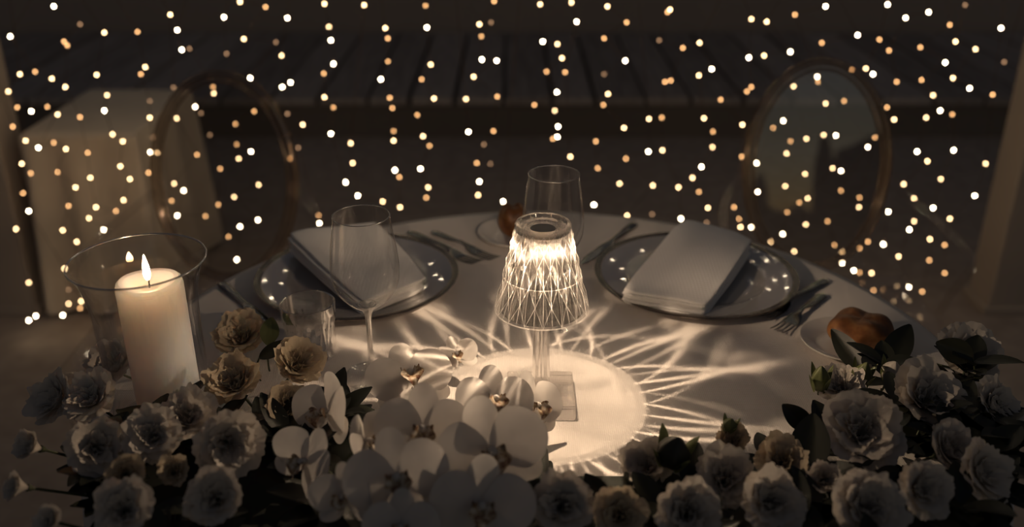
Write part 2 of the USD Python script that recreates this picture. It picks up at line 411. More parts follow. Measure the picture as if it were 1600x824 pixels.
def inner_wall():
    """The smooth inside of the shade and, per vertex, how much of the lamp's light its cuts let through: bundles of crossing bands, one for each column of cuts."""
    nr, na = 150, 900
    zz = np.concatenate([np.linspace(Z0, 0.2215, nr - 12), np.linspace(0.2217, Z1, 12)])
    rw = shade_r(zz) - 0.0058
    with np.errstate(divide='ignore'):
        reach = np.where(zz < LED_Z - 0.002, rw * LED_Z / np.maximum(LED_Z - zz, 1e-4), 9.0)      # where a straight ray through this height meets the cloth
    az = np.linspace(0, 2 * np.pi, na + 1)
    RR, A = np.meshgrid(reach, az, indexing='ij')
    t = (RR - 0.128) / 0.22
    T = 0.0 + 0.08 * np.exp(-np.maximum(t, 0) / 0.2)
    g = np.random.default_rng(31)
    n = 13
    for j in range(n):
        c = 2 * np.pi * (j + 0.5) / n + g.uniform(-0.05, 0.05)
        tx = g.uniform(0.45, 0.95)
        for i in range(5):
            a0 = (i - 2) * 0.18 + g.uniform(-0.05, 0.05)
            cross = tx + g.uniform(-0.30, 0.25)
            end = g.uniform(0.55, 1.05) * (1.2 if i == 2 else 1.0)
            w0, w1 = g.uniform(0.010, 0.022), g.uniform(0.020, 0.045)
            curve = g.uniform(-0.10, 0.10)
            line = c + a0 * (1 - t / cross) + curve * t * (t - cross)
            d = (A - line + np.pi) % (2 * np.pi) - np.pi
            w = w0 + (w1 - w0) * np.clip(t, 0, 1)
            k = np.where(t < 0, 1, np.clip((end - t) / 0.22, 0, 1)) * (0.68 + 0.32 * np.sin(t * g.uniform(4, 8) + g.uniform(0, 6)))
            T = T + g.uniform(0.8, 1.6) * k * np.exp(-(np.abs(d) / (0.72 * w)) ** 1.5)
        # the soft bright curl at a bundle's end
        ca, ct = c + g.uniform(-0.08, 0.08), g.uniform(0.72, 0.92)
        d = (A - ca + np.pi) % (2 * np.pi) - np.pi
        rr = np.hypot(d / 0.085, (t - ct) / 0.10)
        T = T + g.uniform(0.3, 0.7) * np.exp(-((rr - 0.8) / 0.35) ** 2)
    T = 0.22 + (T - 0.22) * np.clip(t / 0.07, 0, 1)
    T = np.clip(T, 0, 1) ** 1.1
    soft = vnoise(np.stack([np.cos(A) * 3.2, np.sin(A) * 3.2, zz[:, None] * 90 + 0 * A], -1), 8)
    T = np.maximum(T, 0.72 * np.clip((zz[:, None] - 0.206) / 0.010, 0, 1) * np.clip(soft * 1.9 - 0.35, 0.15, 1))
    V = np.stack([rw[:, None] * np.cos(A), rw[:, None] * np.sin(A), np.repeat(zz[:, None], na + 1, 1)], -1).reshape(-1, 3)
    i, j = np.meshgrid(np.arange(nr - 1), np.arange(na), indexing='ij')
    q = (i * (na + 1) + j).ravel()
    F = np.concatenate([np.stack([q, q + na + 2, q + 1], 1), np.stack([q, q + na + 1, q + na + 2], 1)])
    return trimesh.Trimesh(V, F, process=False), T.ravel()


sh_out, sh_edges = shade_mesh()
sh_in, clearness = inner_wall()
shade = part('shade', sh_out, m_shade, lamp, smooth=False)
part('cut_edges', sh_edges, m_edge, shade, smooth=True)
iw = part('inner_wall', sh_in, m_shade_in, shade, smooth=True)
UsdGeom.PrimvarsAPI(iw).CreatePrimvar('clearness', Sdf.ValueTypeNames.Color3fArray, 'vertex').Set(np.repeat(clearness[:, None], 3, 1).astype(np.float32))
part('shade_rim', lathe([(R0 + 0.0006 + 0.0008 * math.cos(t), Z0 - 0.0004 + 0.0008 * math.sin(t)) for t in np.linspace(0, 2 * np.pi, 9)], 96), m_shade_rim, lamp, smooth=True)
part('shade_top', lathe([(0.0150, Z1 - 0.004), (0.0152, Z1 - 0.001), (0.0185, Z1 - 0.0005), (0.0190, Z1 + 0.0015), (0.0245, Z1 + 0.0015), (0.0252, Z1 + 0.0000), (0.0275, Z1), (0.0285, Z1 + 0.005), (0.0315, Z1 + 0.0055), (0.0330, Z1 + 0.003), (0.0325, Z1 - 0.003), (0.027, Z1 - 0.005), (0.0150, Z1 - 0.004)], 72), m_crystal, lamp)
part('shade_floor', lathe([(0.0, 0.1338), (R0 - 0.0058, 0.1336), (R0 - 0.0058, 0.1338)], 96), m_plate_floor, lamp)
part('inner_tube', lathe([(0.0225, 0.1345), (0.0205, 0.232)], 48), m_tube, lamp)
hs = part('lamp_housing', lathe([(0.0, Z1 - 0.0065), (0.0138, Z1 - 0.0062), (0.0138, LED_Z - 0.0032), (0.0148, LED_Z - 0.0032), (0.0148, Z1 - 0.0022), (0.012, Z1 - 0.0015), (0.0, Z1 - 0.0017)], 48), m_housing, lamp)
flutes = [(0.0105 - 0.003 * math.sin(math.pi * t) + (0.001 if k % 2 else 0), 0.018 + t * 0.134) for k, t in enumerate(np.linspace(0, 1, 13))]


def stem_fn(u, v):
    a = v * 2 * np.pi
    r = (0.0118 - 0.0036 * u ** 0.5 + 0.0022 * np.clip((u - 0.85) / 0.15, 0, 1)) * (1 + 0.09 * np.cos(8 * a))
    return np.stack([r * np.cos(a), r * np.sin(a), 0.019 + u * 0.1142], -1)


part('stem', grid(24, 97, stem_fn), m_crystal, lamp, smooth=True)
foot = part('foot', rbox(-0.042, 0.042, -0.042, 0.042, 0.0, 0.019, 0.0025), m_crystal, lamp)
led = UsdLux.SphereLight.Define(stage, str(lamp.GetPath()) + '/led')
led.CreateRadiusAttr(LED_R)
led.CreateColorAttr(Gf.Vec3f(1.0, 0.74, 0.50))
led.CreateIntensityAttr(LED_POWER)
led.CreateNormalizeAttr(False)
led.AddTranslateOp().Set(Gf.Vec3d(0, 0, LED_Z - 0.0035))
part('led_tube', tube([(0, 0, LED_Z - 0.0012), (0, 0, LED_Z), (0, 0, LED_Z + 0.0012)], 0.0006, 8, caps=False), m_led, lamp, smooth=True)

# ------------------------------------------------------------------ candle in its hurricane glass
CP = at(270, 652, ZT)
cd = thing('pillar_candle', 'thick ivory pillar candle burning inside the flared hurricane glass', 'candle', CP + [0, 0, 0.0062])
CR, CH = 0.0375, 0.182


def wax_fn(u, v):
    prof = np.array([(0.0, 0.0), (CR - 0.002, 0.0), (CR, 0.003), (CR, 0.06), (CR, 0.12), (CR, CH - 0.010), (CR - 0.0015, CH - 0.004), (CR - 0.005, CH - 0.0006), (CR - 0.010, CH - 0.0015), (0.020, CH - 0.006), (0.010, CH - 0.0105), (0, CH - 0.011)])
    t = u * (len(prof) - 1)
    r, z = np.interp(t, np.arange(len(prof)), prof[:, 0]), np.interp(t, np.arange(len(prof)), prof[:, 1])
    a = v * 2 * np.pi
    return np.stack([r * np.cos(a), r * np.sin(a), z + 0.0012 * np.sin(2 * a + 1) * (z > CH - 0.008)], -1)


part('wax', grid(78, 65, wax_fn), m_wax, cd, smooth=40)
part('wick', tube([(0, 0, CH - 0.012), (0.0002, 0, CH - 0.004), (0.001, 0, CH + 0.003)], 0.0008, 6), m_wick, cd)
fl = [(0.0, 0.0), (0.0022, 0.0015), (0.0038, 0.005), (0.0043, 0.009), (0.0040, 0.014), (0.0033, 0.020), (0.0022, 0.026), (0.0010, 0.031), (0.0, 0.033)]
fm = lathe(fl, 16)
fp = UsdGeom.Xform.Define(stage, str(cd.GetPath()) + '/flame')
used[(str(cd.GetPath()), 'flame')] = 1
stage.RemovePrim(fp.GetPath())
fmsh = part('flame_body', fm, m_flame, cd, smooth=True)
UsdGeom.Xformable(fmsh).AddTranslateOp().Set(Gf.Vec3d(-0.0005, 0, CH - 0.002))

hv = thing('hurricane_vase', 'clear flared glass hurricane vase around the burning candle', 'vase', CP - [0.009, 0, 0])
hp = spline([(0.054, 0.0065), (0.0575, 0.03), (0.058, 0.08), (0.0585, 0.13), (0.0605, 0.165), (0.066, 0.192), (0.0755, 0.212)], 40)
part('glass_wall', lathe(hp, 96), m_hurricane, hv, smooth=True)
part('lip', lathe([(0.0755 + 0.0013 * math.cos(t), 0.212 + 0.0013 * math.sin(t)) for t in np.linspace(0, 2 * np.pi, 9)], 96), m_lip_glass, hv, smooth=True)
part('glass_base', lathe([(0, 0), (0.050, 0), (0.054, 0.002), (0.0545, 0.005), (0.052, 0.0058), (0, 0.0058)], 64), m_hurricane, hv)


# ------------------------------------------------------------------ wine glasses and tumbler
def wine_glass(label, x, y, s=1.0):
    g = thing('wine_glass', label, 'glass', (x, y, ZT))
    bowl = spline([(0.004, 0.100), (0.020, 0.108), (0.036, 0.126), (0.0428, 0.148), (0.0415, 0.178), (0.038, 0.205), (0.0348, 0.228)], 48) * s
    part('bowl', lathe(bowl, 72), m_wineglass, g, smooth=True)
    part('lip', lathe([(0.0348 * s + 0.0007 * math.cos(t), 0.228 * s + 0.0007 * math.sin(t)) for t in np.linspace(0, 2 * np.pi, 7)], 72), m_lip_glass, g, smooth=True)
    stem = [(0, 0.1045), (0.010, 0.1075), (0.0115, 0.104), (0.007, 0.0975), (0.0045, 0.090), (0.0036, 0.07), (0.0036, 0.03), (0.0046, 0.012), (0.009, 0.006)]
    part('stem', lathe(np.vstack([spline(stem[1:], 40), [(0.0, 0.006)]]) * s, 32), m_stem, g, smooth=True)
    part('foot', lathe(np.array([(0, 0.0), (0.036, 0.0), (0.0372, 0.0012), (0.036, 0.0022), (0.02, 0.0042), (0.009, 0.0064), (0, 0.0066)]) * s, 64), m_wineglass, g)
    return g


W1 = at(582, 588, ZT)
wine_glass('tall clear wine glass in front of the left plate', W1[0], W1[1])
W2 = at(861, 503, ZT)
wine_glass('tall clear wine glass standing behind the crystal lamp', W2[0], W2[1], 1.0)

T1 = at(488, 551, ZT)
tm = thing('cut_tumbler', 'low cut-glass water tumbler beside the left wine glass', 'tumbler', (T1[0], T1[1], ZT))


def tum_fn(u, v):
    a = v * 2 * np.pi
    z = u * 0.077
    cut = np.clip((0.060 - z) / 0.012, 0, 1) * np.clip((z - 0.004) / 0.004, 0, 1)
    r = 0.0345 + 0.0022 * u - 0.0026 * cut * (np.abs(np.sin(9 * a + 22 * z)) ** 0.7 + np.abs(np.sin(9 * a - 22 * z)) ** 0.7) * 0.6
    return np.stack([r * np.cos(a), r * np.sin(a), z], -1)


t_out = grid(30, 217, tum_fn)
t_in = lathe([(0.0, 0.011), (0.029, 0.011), (0.032, 0.016), (0.0342, 0.0770)], 72)
t_rim = lathe([(0.0342, 0.0770), (0.0355, 0.0782), (0.0367, 0.0770)], 72)
t_bot = lathe([(0.0, 0.0), (0.0345, 0.0)], 72)
part('tumbler_body', cat_mesh(t_out, t_in, t_rim), m_tumbler, tm, smooth=35)
part('tumbler_base', cat_mesh(t_bot), m_tumbler, tm, smooth=False)


# ------------------------------------------------------------------ plates, napkins, cutlery, bread
def dinner_plate(label, px, py):
    c = at(px, py, ZT + 0.012)
    p = thing('dinner_plate', label, 'plate', (c[0], c[1], ZT))
    R = 0.158
    prof = [(0, 0.0045), (0.085, 0.0045), (0.098, 0.006), (0.106, 0.0105), (0.112, 0.0125), (R - 0.008, 0.0175), (R - 0.004, 0.0172), (0.112, 0.009), (0.100, 0.0015), (0.09, 0.0), (0, 0.0)]
    part('plate_body', lathe(prof, 128), m_plate, p, smooth=40)
    part('rim', lathe([(R - 0.010, 0.0172), (R - 0.008, 0.0188), (R - 0.002, 0.0198), (R + 0.0005, 0.0188), (R, 0.0172), (R - 0.006, 0.0158), (R - 0.010, 0.0172)], 128), m_plate_rim, p, smooth=40, label='dark silver rim')
    return c


PL = dinner_plate('grey round plate with a dark silver rim on the left side of the table', 559, 432)
PR = dinner_plate('grey round plate with a dark silver rim on the right side of the table', 1086, 430)


def napkin(label, corners, layers, t, seed, hump, parent_z, axis_layers=True):
    """A folded napkin: stacked soft sheets joined by their folded edge."""
    c = [at(px, py, z) for px, py, z in corners]          # order: front-left, front-right, back-right, back-left
    o = (c[0] + c[1] + c[2] + c[3]) / 4
    n = thing('folded_napkin', label, 'napkin', (o[0], o[1], parent_z))
    c = [q - [o[0], o[1], parent_z] for q in c]
    r = np.random.default_rng(seed)
    for k in range(layers):
        off = r.uniform(-0.0025, 0.0025, 2)
        g = 0.002 * (layers - k) / layers

        def fn(u, v, k=k, off=off, g=g):
            x_, y_ = 2 * u - 1, 2 * v - 1
            uu, vv = 0.5 + 0.5 * x_ * (1 - 0.045 * np.abs(y_) ** 6) * (1 + g) + 0.012 * np.sin(3 * v + seed), 0.5 + 0.5 * y_ * (1 - 0.045 * np.abs(x_) ** 6) * (1 + g) + 0.012 * np.sin(3 * u + seed)
            # rounded corners in plan
            p = ((1 - uu) * (1 - vv))[..., None] * c[0] + (uu * (1 - vv))[..., None] * c[1] + (uu * vv)[..., None] * c[2] + ((1 - uu) * vv)[..., None] * c[3]
            base = np.array([off[0], off[1], 0])
            edge = np.minimum(np.minimum(u, 1 - u), np.minimum(v, 1 - v))
            h = hump(u, v)
            w = 0.0016 * (vnoise(np.stack([u * 5, v * 5, 0 * u + k * 0.35 + seed], -1), seed) - 0.5)
            return p + base + np.stack([0 * u, 0 * u, k * t + h * (0.4 + 0.6 * k / layers) + w - 0.0005 * np.exp(-edge * 30)], -1)
        top = grid(28, 28, fn)
        bot = top.copy()
        bot.vertices = bot.vertices - [0, 0, t * 0.8]
        bot.invert()
        nv = 28
        ring = [i * nv for i in range(28)] + [27 * nv + j for j in range(1, 28)] + [i * nv + 27 for i in range(26, -1, -1)] + [j for j in range(26, 0, -1)]
        m = len(top.vertices)
        bulge = []
        V = np.vstack([top.vertices, bot.vertices])
        cen = V.mean(0)
        mids = (top.vertices[ring] + bot.vertices[ring]) / 2
        d = mids - cen
        d[:, 2] = 0
        d /= np.linalg.norm(d, axis=1, keepdims=True)
        mids = mids + d * t * 0.45
        V = np.vstack([V, mids])
        F = [*top.faces.tolist(), *(bot.faces + m).tolist()]
        L = len(ring)
        for i in range(L):
            a, b = ring[i], ring[(i + 1) % L]
            mi, mj = 2 * m + i, 2 * m + (i + 1) % L
            F += [[a, mi, mj], [a, mj, b], [mi, a + m, b + m], [mi, b + m, mj]]
        mm = trimesh.Trimesh(V, np.array(F), process=False)
        mm.fix_normals()
        part('cloth_layer', mm, m_napkin, n, smooth=True)
    return n


zr = ZT + 0.0215
napkin('white folded napkin lying across the left plate', [(566, 486, zr), (668, 450, zr), (585, 368, zr), (447, 392, zr)], 5, 0.0052, 11,
       lambda u, v: 0.010 * np.exp(-((u - 0.1) ** 2 + (v - 0.9) ** 2) * 5) + 0.006 * v - 0.004 * np.exp(-((v) ** 2) * 30), ZT)
napkin('white folded napkin with layered front edge lying across the right plate', [(972, 468, zr), (1103, 490, zr), (1172, 395, zr), (1068, 368, zr)], 5, 0.0056, 23,
       lambda u, v: 0.016 * np.exp(-((v - 0.85) ** 2) * 9) * (1 - 0.35 * u) - 0.004 * np.exp(-(v ** 2) * 40) - 0.006 * np.exp(-((u - 1) ** 2) * 30), ZT)


def loc2(p, q):
    a, b = at(*p, ZT + 0.004), at(*q, ZT + 0.004)
    d = b - a
    return a, math.atan2(d[1], d[0]), float(np.linalg.norm(d[:2]))


def bar_profile(stations, n=14, flat=1.0):
    """An elliptic sweep along +x. stations: (x, half width, half thickness, z)."""
    st = np.asarray(stations, float)
    a = np.linspace(0, 2 * np.pi, n, endpoint=False)
    V = np.vstack([np.stack([np.full(n, s[0]), s[1] * np.sign(np.cos(a)) * np.abs(np.cos(a)) ** 0.8, s[3] + s[2] * np.sin(a)], 1) for s in st])
    F = []
    for k in range(len(st) - 1):
        for j in range(n):
            p, q = k * n + j, k * n + (j + 1) % n
            F += [[p, q, q + n], [p, q + n, p + n]]
    e = len(V)
    V = np.vstack([V, [[st[0][0], 0, st[0][3]], [st[-1][0], 0, st[-1][3]]]])
    for j in range(n):
        F += [[e, (j + 1) % n, j], [e + 1, (len(st) - 1) * n + j, (len(st) - 1) * n + (j + 1) % n]]
    m = trimesh.Trimesh(V, np.array(F), process=False)
    m.fix_normals()
    return m


def knife(label, tip, end):
    o, rz, L = loc2(tip, end)
    k = thing('table_knife', label, 'knife', (o[0], o[1], ZT), rz)
    h = L * 0.55
    part('blade', bar_profile([(0, 0.001, 0.0005, 0.003), (0.008, 0.006, 0.0008, 0.003), (0.03, 0.0092, 0.001, 0.003), (h - 0.02, 0.0095, 0.0013, 0.003), (h - 0.004, 0.0065, 0.002, 0.0035), (h, 0.0045, 0.0028, 0.004)]), m_silver, k)
    part('handle', bar_profile([(h - 0.001, 0.0044, 0.003, 0.004), (h + 0.02, 0.0052, 0.0034, 0.0042), (L - 0.02, 0.0082, 0.0038, 0.0044), (L - 0.004, 0.0075, 0.0032, 0.0042), (L, 0.003, 0.0015, 0.004)]), m_silver, k)


def fork(label, tip, end):
    o, rz, L = loc2(tip, end)
    k = thing('table_fork', label, 'fork', (o[0], o[1], ZT), rz)
    part('handle', bar_profile([(L, 0.003, 0.0012, 0.004), (L - 0.006, 0.0085, 0.002, 0.004), (L - 0.05, 0.0065, 0.0022, 0.006), (0.09, 0.003, 0.0022, 0.010), (0.074, 0.0045, 0.002, 0.0085), (0.066, 0.009, 0.0014, 0.006), (0.052, 0.0118, 0.0011, 0.0035), (0.044, 0.0115, 0.0010, 0.0032)]), m_silver, k)
    for y in (-0.0098, -0.0033, 0.0033, 0.0098):
        part('tine', bar_profile([(0.046, 0.0017, 0.0009, 0.0032), (0.025, 0.0015, 0.0009, 0.004), (0.006, 0.0011, 0.0008, 0.0075), (0.0, 0.0005, 0.0005, 0.0095)], 8).apply_translation([0, y, 0]), m_silver, k)


knife('silver knife left of the left plate, tip towards the tumbler', (434, 520), (345, 442))
knife('silver knife left of the right plate, blade reflecting blue sky', (908, 412), (992, 350))
fork('left silver fork of the pair right of the left plate', (748, 414), (640, 362))
fork('right silver fork of the pair right of the left plate', (776, 408), (676, 362))
fork('inner silver fork, nearer the right plate', (1190, 500), (1291, 437))
fork('outer silver fork, nearer the bread plate', (1212, 522), (1287, 460))


def bread_plate(label, px, py, R):
    c = at(px, py, ZT + 0.01)
    p = thing('bread_plate', label, 'plate', (c[0], c[1], ZT))
    part('plate_body', lathe([(0, 0.004), (R * 0.55, 0.004), (R * 0.66, 0.007), (R * 0.95, 0.0155), (R, 0.0165), (R, 0.0145), (R * 0.7, 0.003), (R * 0.55, 0), (0, 0)], 96), m_white_plate, p, smooth=40)
    return c


B1 = bread_plate('small white bread plate behind the right flowers', 1322, 535, 0.062)


def roll_mesh(rx, ry, h, seed, folds):
    def fn(u, v):
        a = v * 2 * np.pi
        th = u * np.pi * 0.97
        rr = np.sin(th) ** 0.8
        k = 1 + folds * np.sin(th) * (np.sin(3 * a + 4 * u + seed) * 0.5 + 0.3 * np.sin(5 * a - 2 * u))
        x, y = rx * rr * np.cos(a) * k, ry * rr * np.sin(a) * k
        z = h * (0.5 + 0.5 * np.cos(th)) * (1 + 0.10 * np.sin(4 * a + seed) * np.sin(th)) - 0.10 * h * np.exp(-(th / 0.35) ** 2)
        return np.stack([x, y, np.maximum(z, 0)], -1)
    return grid(40, 73, fn)


b = thing('bread_roll', 'round golden bread roll on the small plate behind the right flowers', 'bread', (B1[0] + 0.018, B1[1] + 0.004, ZT + 0.0045))
part('crust', roll_mesh(0.044, 0.040, 0.046, 1, 0.10), m_bread, b, smooth=True)
B2 = bread_plate('small white bread plate behind the crystal lamp', 806, 366, 0.066)
b = thing('bread_roll', 'upright brown bread roll on the plate behind the crystal lamp', 'bread', (B2[0] - 0.004, B2[1] + 0.004, ZT + 0.0045))
part('crust', roll_mesh(0.026, 0.024, 0.060, 4, 0.08), m_bread, b, smooth=True)


# ------------------------------------------------------------------ flowers
def lisianthus(label, px, py, z, rpx, fx=0.0, fz=0.0, seed=0, cream=False, opening=1.0):
    """A double ruffled flower. (px, py) where its middle is seen at height z over the table; rpx its radius in pixels there; fx, fz turn it sideways and up."""
    c = at(px, py, ZT + z)
    R = rpx * depth_of(c) / FPX
    axis = np.array([fx, -0.62, 0.72 + fz])
    axis /= np.linalg.norm(axis)
    r = np.random.default_rng(1000 + seed)
    F = frame_from(axis, r.uniform(0, 6.28))
    base = c - axis * 0.42 * R
    t = thing('ruffled_flower', label, 'flower', matrix=mat4(F, base))
    mat = m_petal_b if cream else m_petal
    rings = [(4, 70, 1.26, 1.7), (4, 52, 1.22, 1.7), (4, 37, 1.12, 1.65), (3, 22, 0.98, 1.6), (3, 9, 0.80, 1.6)]
    for n, th, L, wide in rings:
        a0 = r.uniform(0, 6.28)
        for k in range(n):
            phi0 = a0 + 2 * math.pi * k / n + r.uniform(-0.15, 0.15)
            the = math.radians((th + r.uniform(-9, 9)) * opening)
            LL = L * R * r.uniform(0.9, 1.08)
            half = math.pi / n * wide
            ph = r.uniform(0, 6.28, 4)
            tw = r.uniform(-0.25, 0.25)
            sd = int(r.integers(1e6))

            def fn(u, v):
                vv = v * 2 - 1
                fringe = 0.07 * (vnoise(np.stack([v * 17, 0 * v, 0 * v + sd % 97], -1), sd % 91) - 0.5) + 0.05 * (vnoise(np.stack([v * 41, 0 * v, 0 * v + sd % 53], -1), sd % 77) - 0.5)
                sm = 1 - 0.22 * np.abs(vv) ** 3.5 + 1.25 * fringe
                s = u * sm
                al0 = math.radians(18)
                q = np.linspace(0, 1.25, 60)
                al = al0 + (the - al0) * np.clip(q / 0.8, 0, 1) ** 1.1 + 0.5 * np.clip(q - 0.65, 0, 1) ** 1.3
                rr = 0.05 * R + np.cumsum(np.sin(al)) * LL * (q[1] - q[0])
                zz = np.cumsum(np.cos(al)) * LL * (q[1] - q[0])
                rad, hh = np.interp(s, q, rr), np.interp(s, q, zz)
                aa = phi0 + vv * half * (0.45 + 0.55 * u) + tw * u
                ruf = u ** 2.5 * (np.sin(vv * 4.5 + ph[0]) * 0.11 + np.sin(vv * 10 + ph[1]) * 0.05 + np.sin(vv * 29 + ph[2]) * 0.022) * R
                rad = rad + ruf * math.cos(the) * 1.0
                hh = hh + ruf * math.sin(the) + 0.0
                return np.stack([rad * np.cos(aa), rad * np.sin(aa), hh], -1)
            part('petal', grid(9, 34, fn), mat, t, smooth=True)
    part('calyx', lathe([(0.0, -0.16 * R), (0.10 * R, -0.12 * R), (0.16 * R, 0.02 * R), (0.20 * R, 0.18 * R), (0.19 * R, 0.19 * R), (0.0, 0.05 * R)], 10), m_stalk, t)
    stem_to_table(t, F, base, axis, R, r)
    return t


def stem_to_table(t, F, base, axis, R, r, rad=0.0016):
    """A stalk from the flower's base down to the cloth (or, past its edge, over it), in the flower's own frame."""
    end = base - axis * 0.05
    g = np.array([end[0] + r.uniform(-0.01, 0.01), end[1] + r.uniform(-0.01, 0.01) + 0.01, ZT + 0.004])
    d = g[:2] - TC
    q = np.linalg.norm(d)
    if q > TR - 0.03:
        g[:2] = TC + d / q * (TR - 0.03)
    mid = (base - axis * 0.02 + g) / 2 - axis * 0.006
    mid[2] = max(mid[2], ZT + 0.006)
    pts = spline([base - axis * 0.1 * R, mid, g], 9)
    part('stem', tube((pts - base) @ F, rad, 6), m_stalk, t)


def orchid(label, px, py, z, rpx, face, roll=0.0, seed=0, cup=0.0):
    """A moth orchid: two broad petals, three sepals, lip and column."""
    c = at(px, py, ZT + z)
    R = rpx * depth_of(c) / FPX
    axis = np.array(face, float)
    axis /= np.linalg.norm(axis)
    r = np.random.default_rng(2000 + seed)
    F = frame_from(axis, roll)
    t = thing('orchid', label, 'flower', matrix=mat4(F, c))

    def blade(ang, L, W, lift, cupz, pw, back, sd):
        ca, sa = math.cos(ang), math.sin(ang)
        ph = r.uniform(0, 6.28, 3)

        def fn(u, v):
            th = v * 2 * np.pi
            # a rounded outline that narrows to a claw at the flower's middle
            ex = np.cos(th)
            ox = 0.5 + 0.5 * ex
            oy = np.sin(th) * (0.62 + 0.38 * np.clip((ex + 1) / pw, 0, 1) ** 0.8)
            uu = 0.5 + (ox - 0.5) * u
            vv = oy * u
            x, y = uu * L, vv * W / 2
            zz = lift * uu + cupz * (uu ** 2) - 0.10 * R * np.abs(vv) ** 2 * np.sin(np.pi * np.clip(uu, 0, 1) * 0.9) + back + 0.018 * R * np.sin(vv * 4 + ph[0]) * uu ** 2 + 0.02 * R * np.sin(uu * 5 + ph[1]) * uu
            return np.stack([ca * x - sa * y, sa * x + ca * y, zz], -1)
        return grid(9, 33, fn)
    for s in (0, 1):
        ang = math.radians(10) if s == 0 else math.pi - math.radians(10)
        part('petal', blade(ang, 1.0 * R, 1.12 * R, 0.12 * R, (-0.14 + cup) * R, 0.9, 0.03 * R, s), m_orchid, t, smooth=True)
    for ang in (90, 218, 322):
        part('sepal', blade(math.radians(ang), 0.97 * R, 0.66 * R, 0.05 * R, (-0.15 + 0.6 * cup) * R, 1.3, -0.02 * R, ang), m_orchid, t, smooth=True)

    def lipf(u, v):
        vv = v * 2 - 1
        w = 0.26 * R * (0.55 + 0.75 * np.sin(np.pi * u) ** 2) * (1 - 0.6 * u ** 3)
        y = -0.04 * R - 0.34 * R * u
        zz = 0.16 * R + 0.22 * R * np.sin(np.pi * u * 0.8) + 0.16 * R * np.abs(vv) ** 2 * (1 - u)
        return np.stack([vv * w / 1.2, y + 0.12 * R * np.abs(vv) * (1 - u) * 1.2, zz], -1)
    side = []
    for s in (-1, 1):
        def sl(u, v, s=s):
            vv = v * 2 - 1
            w = 0.20 * R * np.sin(np.pi * np.clip(u * 0.93 + 0.05, 0, 1)) ** 0.7
            return np.stack([s * (0.05 * R + 0.16 * R * np.sin(u * 1.9)), -0.06 * R + vv * w * 0.55 + 0.10 * R * u, 0.10 * R + 0.30 * R * u + 0.02 * R * vv], -1)
        side.append(grid(9, 9, sl))
    tips = [tube(spline([(0, -0.37 * R, 0.22 * R), (s * 0.06 * R, -0.45 * R, 0.24 * R), (s * 0.10 * R, -0.42 * R, 0.32 * R)], 7), np.linspace(0.018, 0.006, 7) * R, 6) for s in (-1, 1)]
    part('lip', cat_mesh(grid(12, 13, lipf), *side, *tips), m_lip, t, smooth=True)
    part('column', tube(spline([(0, 0.02 * R, 0.0), (0, 0.05 * R, 0.12 * R), (0, 0.01 * R, 0.24 * R), (0, -0.03 * R, 0.27 * R)], 10), np.array([0.05, 0.06, 0.065, 0.07, 0.08, 0.085, 0.085, 0.075, 0.05, 0.01]) * R, 10), m_orchid, t, smooth=True)
    stem_to_table(t, F, c - axis * 0.02 * R, axis, R * 0.5, r)
    return t


